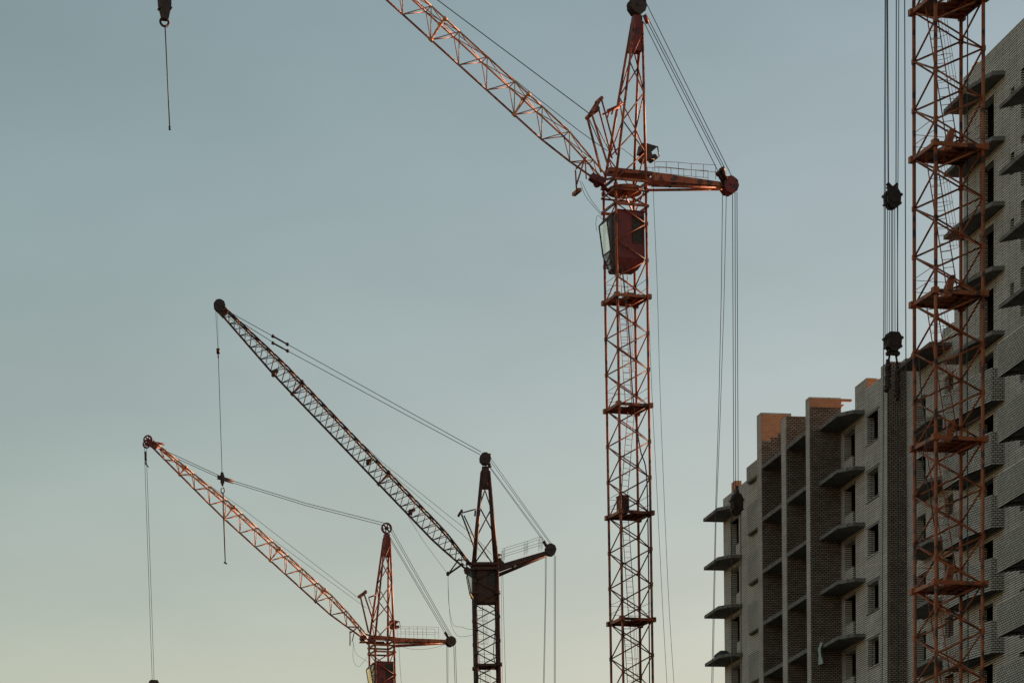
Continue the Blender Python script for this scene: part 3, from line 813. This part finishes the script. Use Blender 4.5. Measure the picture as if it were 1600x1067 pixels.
# long cables beside the mast
rope(c, curve(c, [(1020, 262), (1022, 330), (1027, 450), (1031, 600), (1037, 760), (1045, 940), (1053, 1067), (1058, 1150)]), .014, 'power_cable')
rope(c, curve(c, [(1014, 500), (1018, 600), (1023, 700), (1028, 800), (1036, 960), (1042, 1067), (1046, 1150)]), .014, 'power_cable')
rope(c, curve(c, [(906, 282), (914, 305), (927, 322), (941, 338)]), .013, 'power_cable')
rope(c, curve(c, [(909, 284), (922, 310), (937, 330), (948, 345)]), .013, 'power_cable')
rope(c, curve(c, [(943, 345), (934, 337), (931, 350), (933, 362)]), .013, 'power_cable')
z1 = c.L(979, 337).z; z0 = c.L(979, 425).z
cab(c, z0, z1, xl=-.40, xr=.46, bulge=.32)
# hook hanging from the jib tip
hk = c.L(257, 0, 0); ht = tp+d*.4
for dx in (-.15, .15): rope(c, [(ht.x-.4+dx, 0, ht.z), (hk.x+dx, 0, hk.z+.9)], .022, 'hoist_rope')
block(c, (hk.x, 0, hk.z+1.3), 2.35, .72)
mb = MB(); q = c.L(257, 35); pts = [(q.x+.24*math.sin(t), 0, q.z+.22*math.cos(t)) for t in [i*2*math.pi/14+.5 for i in range(14)]]; mb.path(pts, .07, 6); mb.tube((q.x, 0, q.z+.2), (q.x, 0, q.z+.45), .08, 6)
c.part(mb, 'hook', 'wheel')
C1 = c
# rod slung from that hook: its own thing
a = C1.c+C1.e1*c.L(258, 41).x; za = c.L(258, 41).z+GZ; q2 = c.L(265.3, 202); b = C1.c+C1.e1*q2.x; zb = q2.z+GZ
mb = MB().tube((0, 0, 0), (b.x-a.x, b.y-a.y, zb-za), .036, 6).tube((b.x-a.x, b.y-a.y, zb-za+.15), (b.x-a.x, b.y-a.y, zb-za-.05), .07, 6)
o = mb.build('lifting_sling', 'rope', None, (a.x, a.y, za)); tag(o, 'long straight sling hanging from the hook at the top left against open sky', 'sling', 'slings on crane hooks')

# =============================== crane two: dark crane in the middle
c = Crane('tower_crane', 'nearly black tower crane with the steepest slender jib, middle of the photo', 760, 990, 250, R(4), 1.70, 'dark')
zt = c.L(759, 884).z; zpl = c.L(759, 1041).z; bay = 1.72
mast(c, zt, bay, zpl, lr=.14, br=.04)
for k in range(8): platform(c, zpl-k*bay*3.9)
ladder(c, (-.35, .3, zpl), (-.45, .3, c.L(759, 945).z), cage=True, cr=.34)
for k in range(1, 4): ladder(c, (-.35, .3, zpl-k*bay*3.9), (-.3, .3, zpl-(k-1)*bay*3.9))
rope(c, curve(c, [(775, 1041), (771, 1020), (774, 980), (776, 945)], -.95), .04, 'power_cable')
hd = c.L(758, 717); apex(c, zt, hd, r=.14, br=.05, panels=3)
wheel(c, hd, .42, .2, 'head_pulley', nsh=3)
c.part(MB().tube(c.L(764, 713), c.L(766.5, 709), .09, 6).tube(c.L(764, 724), c.L(766, 730), .13, 7), 'rope_guide')
mb = MB(); h = c.h+.12
for dz in (0, -.35):
    for a_, b_ in (((-h, -h), (h, -h)), ((h, -h), (h, h)), ((h, h), (-h, h)), ((-h, h), (-h, -h))):
        mb.bar((a_[0], a_[1], zt+dz), (b_[0], b_[1], zt+dz), .14, .16)
mb.bar(c.L(728, 880), c.L(776, 880), .4, .16); mb.bar(c.L(776, 876), c.L(784, 884), .7, .5)
c.part(mb, 'slewing_frame')
bot, top, d, n, Lg = jib(c, c.L(733, 887), c.L(345, 483), 1.05, 1.0, 1.1, r=.066, lace=.031, taper_root=3.0, taper_tip=6, endH=.42, fr=8, cross=True)
wheel(c, c.L(343, 478), .43, .2, 'tip_pulley', nsh=2)
c.part(MB().bar(c.L(343, 483), c.L(352, 493), .35, .5), 'jib_head')
for x, y in ((431, 584), (579, 722), (645, 800)):
    q = c.L(x-4, y); c.part(MB().tube(q-Vector((0, .4, 0)), q+Vector((0, .4, 0)), .16, 7).bar(q, c.L(x+3, y-5), .3, .22), 'rope_roller')
mb = MB()
mb.bar(bot(.2), bot(-.6), .7, .3); mb.bar(c.L(728, 890), c.L(742, 900), .5, .45); mb.tube(c.L(724, 880), c.L(700, 897), .07, 6); mb.tube(c.L(718, 872), c.L(700, 897), .05, 6)
mb.tube(c.L(700, 896)-Vector((0, .2, 0)), c.L(700, 896)+Vector((0, .2, 0)), .14, 7)
c.part(mb, 'jib_foot')
mb = MB()
for sg in (-.3, .3):
    mb.tube(c.L(721, 803, sg), c.L(741, 855, sg), .06, 6); mb.tube(c.L(725, 805, sg), c.L(744, 846, sg), .05, 6); mb.tube(c.L(722, 801, sg), c.L(744, 795, sg), .05, 5)
    mb.tube(c.L(743, 797, sg), c.L(742, 806, sg), .07, 5)
mb.bar(c.L(716, 806), c.L(722, 797), .5, .16)
c.part(mb, 'luffing_strut')
pa = c.L(778, 884); pb = c.L(853, 861)
rails = []
for x, y0, y1 in ((785, 877, 859), (788, 876, 858), (820, 866, 848), (824, 864, 847), (843, 859, 840), (847, 858, 842)):
    a_ = c.L(x, y0); b_ = c.L(x, y1); rails.append((a_.x, a_.z, b_.z))
o = counter_jib(c, pa, pb, .38, .26, rails, .9)
cw = c.L(860, 859); wheel(c, cw, .42, .2, 'counter_pulley', nsh=3)
winch(c, c.L(775, 871), .5)
for xa, ya, xb, yb, yy in ((767, 716, 863, 851, .2), (766, 720, 860, 850, 0), (765, 728, 852, 846, -.2), (765, 730, 848, 844, .1)):
    rope(c, [c.L(xa, ya, yy), c.L(xb, yb, yy)], .02, 'tie_rope')
c.part(MB().tube(c.L(849, 845), c.L(856, 856), .12, 6), 'rope_socket', 'wheel')
for xa, ya, xb, yb, yy in ((752, 706, 352, 484, .25), (750, 710, 352, 488, -.25)):
    m1 = 437; f = (xa-m1)/(xa-xb)
    mid = c.L(xa, ya, yy).lerp(c.L(xb, yb, yy), f)
    dr = .28 if yy < 0 else 0
    mid = mid+Vector((0, 0, -dr))
    rope(c, [c.L(xa, ya, yy), mid, c.L(xb, yb, yy)], .026, 'pendant_rope')
    dd = (mid-c.L(xa, ya, yy)).normalized()
    c.part(MB().tube(mid-dd*.5, mid+dd*.5, .06, 6).tube(mid-dd*.7, mid-dd*.5, .12, 6).tube(mid+dd*.5, mid+dd*.7, .12, 6), 'rope_socket', 'wheel')
rope(c, [c.L(352, 490), c.L(437, 570), c.L(597, 722), c.L(742, 838), c.L(768, 866)], .018, 'luffing_rope')
rope(c, [c.L(600, 730), c.L(735, 845), c.L(765, 874)], .016, 'luffing_rope')
rope(c, [c.L(634, 800), c.L(660, 843), c.L(700, 897)], .014)
rope(c, curve(c, [(700, 897), (701, 940), (706, 970), (712, 978), (722, 979), (730, 982), (741, 983)]), .014, 'power_cable')
rope(c, curve(c, [(700, 897), (701, 930), (704, 970), (713, 991), (725, 994), (741, 991)]), .014, 'power_cable')
for P_, r_ in (([(852, 868), (852, 930), (849, 1067), (847, 1150)], .024), ([(854, 868), (853, 930), (850.5, 1067)], .02),
               ([(866, 868), (866, 1067), (866, 1150)], .024), ([(868, 868), (867.6, 1067), (867.6, 1150)], .024),
               ([(785.5, 888), (787, 960), (790, 1067)], .018), ([(783, 890), (785, 1067)], .014)):
    rope(c, [c.L(x, y) for x, y in P_], r_, 'counterweight_rope')
z1 = c.L(759, 887).z; z0 = c.L(759, 943).z
cab(c, z0, z1, 'darkcab', bulge=.22, xl=-.47, xr=.53, flat=True)
# hoist rope of crane two
rope(c, [c.L(337, 486), c.L(340.5, 545)], .02, 'hoist_rope'); rope(c, [c.L(340, 488), c.L(341, 545)], .014, 'hoist_rope')
q = c.L(340.8, 548); c.part(MB().tube(q+Vector((0, 0, .15)), q-Vector((0, 0, .2)), .14, 7).tube(q-Vector((0, 0, .2)), q-Vector((0, 0, .5)), .06, 6), 'rope_socket', 'wheel')
rope(c, [c.L(341, 552), c.L(347, 740)], .03, 'hoist_rope'); 
block(c, c.L(347, 738), .95, .30, yw=.09)
q = c.L(348, 766); pts = [(q.x+.13*math.sin(t), 0, q.z+.2*math.cos(t)) for t in [i*2*math.pi/10 for i in range(10)]]
c.part(MB().path(pts, .045, 5), 'hook', 'wheel')
a = c.c+c.e1*c.L(349, 770).x; za = c.L(349, 770).z+GZ; q2 = c.L(352, 878); b = c.c+c.e1*q2.x; zb = q2.z+GZ
mb = MB().tube((0, 0, 0), (b.x-a.x, b.y-a.y, zb-za), .035, 6).tube((-.08, 0, 0), (b.x-a.x-.02, b.y-a.y, zb-za), .02, 5)
mb.tube((b.x-a.x-.1, b.y-a.y, zb-za), (b.x-a.x+.12, b.y-a.y, zb-za-.12), .06, 6)
tag(mb.build('lifting_sling', 'rope', None, (a.x, a.y, za)), 'short thin sling crossing in front of the lowest jib at the left', 'sling', 'slings on crane hooks')

# =============================== crane three: far left, low
c = Crane('tower_crane', 'lowest and most distant reddish tower crane, its jib tip farthest left', 597, 1040, 324, R(20), 1.94, 'red')
zt = c.L(597, 1002).z; bay = 2.24
mast(c, zt, bay, c.L(597, 1130).z, lr=.10, br=.045)
for k in range(1, 8): platform(c, c.L(597, 1130).z-(k-1)*bay*3)
hd = c.L(604, 825); apex(c, zt, hd, r=.11, br=.05, panels=5)
wheel(c, hd, .52, .2, 'head_pulley', nsh=2, mt='cabred', solid=False)
mb = MB(); h = c.h+.1
for dz in (0, -.5, -1.1):
    for a_, b_ in (((-h, -h), (h, -h)), ((h, -h), (h, h)), ((h, h), (-h, h)), ((-h, h), (-h, -h))):
        mb.bar((a_[0], a_[1], zt+dz), (b_[0], b_[1], zt+dz), .12, .15)
mb.bar(c.L(562, 1003), c.L(600, 1003), .3, .14)
c.part(mb, 'slewing_frame')
bot, top, d, n, Lg = jib(c, c.L(569, 994), c.L(236, 692), 1.35, 1.0, 1.9, r=.075, lace=.04, taper_root=4, taper_tip=9, endH=.3, pm='tan')
wheel(c, c.L(231, 687), .42, .2, 'tip_pulley', mt='cabred', solid=False); wheel(c, c.L(229, 694), .36, .2, 'tip_pulley', mt='cabred', solid=False)
c.part(MB().bar(c.L(231, 690), c.L(245, 699), .3, .5).tube(c.L(240, 691), c.L(257, 694), .1, 6).tube(c.L(250, 702), c.L(260, 703), .08, 6), 'jib_head', 'cabred')
mb = MB(); 
for sg in (-1, 1): mb.bar(top(0, sg), (-c.h, sg*c.h*.9, zt+.2), .14, .16); mb.bar(bot(0)+Vector((0, sg*.3, 0)), (-c.h, sg*c.h*.9, zt-.2), .14, .14)
mb.tube(bot(0)+Vector((0, -.45, 0)), bot(0)+Vector((0, .45, 0)), .24, 10)
c.part(mb, 'jib_foot', 'cabred')
mb = MB()
for sg in (-.35, .35):
    mb.bar(c.L(563, 931, sg), c.L(576, 988, sg), .13, .13); mb.tube(c.L(569, 928, sg), c.L(584, 972, sg), .08, 6); mb.tube(c.L(576, 933, sg), c.L(588, 929, sg), .07, 5)
    mb.tube(c.L(576, 934, sg), c.L(582, 950, sg), .05, 5)
mb.bar(c.L(561, 932), c.L(571, 925), .6, .3); mb.tube(c.L(571, 924, -.3), c.L(571, 924, .3), .17, 8)
c.part(mb, 'luffing_strut')
mb = MB()
for sg in (-.4, .4): mb.tube(c.L(547, 985, sg), c.L(547, 1008, sg), .06, 5); mb.tube(c.L(548, 988, sg), c.L(557, 981, sg), .06, 5); mb.tube(c.L(550, 1002, sg), c.L(554, 985, sg), .05, 5)
c.part(mb, 'rope_guard')
pa = c.L(616, 997); pb = c.L(698, 999.5); rails = []
for x, y0, y1 in ((624, 996, 980), (637, 996, 980), (650, 997, 980), (664, 997, 980), (683, 998, 981)):
    a_ = c.L(x, y0); b_ = c.L(x, y1); rails.append((a_.x, a_.z, b_.z))
counter_jib(c, pa, pb, .42, .24, rails)
c.part(MB().bar(c.L(578, 995), c.L(616, 998), 1.0, .25), 'turntable_beam')
wheel(c, c.L(704, 1002), .48, .2, 'counter_pulley', nsh=3)
winch(c, c.L(614, 976), .75, 'cabred')
for xa, ya, xb, yb, yy in ((612, 826, 707, 995, .2), (611, 830, 704, 994, 0), (609, 838, 699, 990, -.2), (608, 840, 695, 988, .1)):
    rope(c, [c.L(xa, ya, yy), c.L(xb, yb, yy)], .024, 'tie_rope')
c.part(MB().tube(c.L(695, 987), c.L(702, 998), .15, 6), 'rope_socket', 'wheel')
for xa, ya, xb, yb, yy in ((601, 817, 254, 702, .2), (601, 821, 254, 706, -.2)):
    f = (xa-350)/(xa-xb); mid = c.L(xa, ya, yy).lerp(c.L(xb, yb, yy), f)+Vector((0, 0, -.75 if yy > 0 else -.7))
    p1 = c.L(xa, ya, yy); p2 = c.L(xb, yb, yy)
    rope(c, [p1, p1.lerp(mid, .5)+Vector((0, 0, -.2)), mid, p2], .03, 'pendant_rope')
    dd = (p1-mid).normalized(); c.part(MB().tube(mid-dd*.8, mid+dd*.8, .10, 6), 'rope_socket', 'wheel')
rope(c, [c.L(250, 704), c.L(380, 795), c.L(560, 934)], .02, 'luffing_rope')
rope(c, [c.L(420, 838), c.L(573, 950)], .018, 'luffing_rope')
rope(c, curve(c, [(625, 1008), (640, 1013), (660, 1014), (680, 1011), (697, 1006)]), .016, 'power_cable')
rope(c, curve(c, [(552, 1002), (552, 1030), (560, 1041), (568, 1033), (574, 1026)]), .016, 'power_cable')
rope(c, curve(c, [(552, 1002), (556, 1020), (566, 1028), (575, 1034)]), .014, 'power_cable')
for P_, r_ in (([(698, 1010), (698.5, 1067), (699, 1120)], .026), ([(700, 1010), (700, 1067)], .02), ([(709, 1008), (711, 1067), (712, 1120)], .03), ([(711.5, 1008), (713.5, 1067)], .026),
               ([(623, 1005), (625, 1040), (627, 1067)], .018)):
    rope(c, [c.L(x, y) for x, y in P_], r_, 'counterweight_rope')
z1 = c.L(597, 1036).z; z0 = c.L(597, 1083).z
cab(c, z0, z1, xl=-.40, xr=.46, bulge=.32)
for x0, x1 in ((225.5, 238), (228.5, 241)):
    rope(c, [c.L(x0, 698), c.L(x0+2, 760), c.L(x1-4, 950), c.L(x1, 1067), c.L(x1+1, 1120)], .024, 'hoist_rope')
q = c.L(227.5, 714); c.part(MB().tube(q+Vector((0, 0, .5)), q-Vector((0, 0, .3)), .08, 6).tube(q-Vector((0, 0, .3)), q-Vector((0, 0, .7)), .05, 6).tube(q+Vector((-.1, 0, -.5)), q+Vector((.25, 0, -.9)), .06, 5), 'rope_socket', 'wheel')
block(c, c.L(240, 1062), 1.6, 1.1)

# =============================== crane four: near mast at the right
c = Crane('tower_crane', 'nearest rust orange tower crane, wide lattice mast in front of the tall brick block', 1482, 540, 150, R(17), 2.27, 'rust')
plats = [c.L(1483, y).z for y in (9, 240, 468, 694, 918)]
sec = (plats[0]-plats[4])/4; bay = sec/3; zt = plats[0]+sec*1.0
mast(c, zt, bay, plats[0], lr=.082, br=.043)
for k in range(-1, 12):
    z = plats[0]-k*sec if not 0 <= k < 5 else plats[k]
    platform(c, z, hatch=(k in (1, 2, 3, 4)))
    if k >= 0: ladder(c, (.32, .15, z+.05), (-.78, .15, z+sec-.05), w=.5, r=.026, side=1, cr=.42)
rope(c, curve(c, [(1436, 560), (1440, 620), (1448, 680), (1441, 720), (1450, 760), (1461, 830), (1466, 900), (1462, 1000), (1466, 1100)], -1.1), .028, 'power_cable')
rope(c, [c.L(1512, -60, .6), c.L(1511, 500, .6), c.L(1513, 1150, .6)], .03, 'power_cable')
# head above the frame
apex(c, zt, (0, 0, zt+13), panels=5)
wheel(c, (0, 0, zt+13), .55, .2, 'head_pulley', nsh=3)
q = c.L(1398, 0); pbx = q.x
counter_jib(c, (-c.h, 0, zt+.2), (pbx+.3, 0, zt+.2), .72, .3, [(-c.h-.2-i*.9, zt+.2, zt+1.3) for i in range(3)])
wheel(c, (pbx-.1, 0, zt), .52, .22, 'counter_pulley', nsh=3)
rope(c, [(-.2, .2, zt+13), (pbx, .2, zt+.3)], .022, 'tie_rope'); rope(c, [(-.2, -.2, zt+13), (pbx, -.2, zt+.3)], .022, 'tie_rope')
ztop = zt
def fall(x0, x1, y1, yy=0, r=.02, name='counterweight_rope'):
    a_ = c.L(x1, y1, yy); b_ = c.L(x0, 0, yy); k = (ztop-b_.z)/(b_.z-a_.z); s_ = b_+(b_-a_)*k
    rope(c, [s_, a_], r, name)
fall(1383, 1378, 1150, -.2, .02); fall(1413.5, 1417.5, 1150, .2, .024)
fall(1386.5, 1388, 292, .1, .034); fall(1400.5, 1400, 292, -.1, .024); fall(1404.3, 1402, 530, .25, .02); fall(1384.5, 1383, 530, -.25, .018)
mb = MB(); q = c.L(1394, 294)
mb.hexa([(q.x-.1, -.1, q.z-.22), (q.x+.1, -.1, q.z-.22), (q.x+.1, .1, q.z-.22), (q.x-.1, .1, q.z-.22),
         (q.x-.24, -.14, q.z+.05), (q.x+.24, -.14, q.z+.05), (q.x+.24, .14, q.z+.05), (q.x-.24, .14, q.z+.05)])
for sg in (-1, 1): mb.bar((q.x, 0, q.z-.02), (q.x+sg*.24, 0, q.z+.18), .14, .12)
mb.tube((q.x, 0, q.z-.4), (q.x, 0, q.z-.15), .1, 6)
c.part(mb, 'spreader', 'wheel')
block(c, c.L(1394, 297), .78, .68, 'rope_block')
for x0, x1, yy in ((1387, 1386, -.2), (1390, 1389.5, 0), (1393, 1393, .15), (1395, 1395, -.15), (1398, 1398.5, 0), (1402, 1403, .2)):
    rope(c, [c.L(x0, 319, yy), c.L(x1, 524, yy)], .017, 'counterweight_rope')
block(c, c.L(1395, 520), .80, .70, 'rope_block')
q = c.L(1395, 551)
mb = MB().bar((q.x-.22, 0, q.z), (q.x+.22, 0, q.z), .2, .2)
for sg in (-1, 1):
    mb.tube((q.x+sg*.14, 0, q.z+.3), (q.x+sg*.14, 0, q.z), .04, 6); mb.tube((q.x+sg*.22, -.1, q.z-.04), (q.x+sg*.22, .1, q.z-.04), .1, 8)
c.part(mb, 'shackle_beam', 'wheel')
for sg, P_, ch in ((-1, [(1390, 556), (1387, 568)], (568, 612)), (1, [(1400, 556), (1402, 568)], (576, 626))):
    mb = MB().path([c.L(x, y) for x, y in P_], .05, 6)
    x = P_[-1][0]; y = P_[-1][1]
    c.part(mb, 'sling_rope', 'wheel')
    mb = MB(); yy0 = ch[0]-1; k = 0
    while yy0 < ch[1]:
        q = c.L(x+math.sin(k*2.1)*1.4, yy0); r_ = .10+.05*abs(math.sin(k*1.7))
        mb.tube(q+Vector((0, -.06, .12)), q+Vector((.02*math.sin(k*3), .06, -.10)), r_, 7, r_*.7); yy0 += 5.2; k += 1
    c.part(mb, 'rope_clamps', 'wheel')
    rope(c, [c.L(x, P_[-1][1]), c.L(x+.3, ch[1]), c.L(x+.6, 1067), c.L(x+.8, 1150)], .036, 'sling_rope')
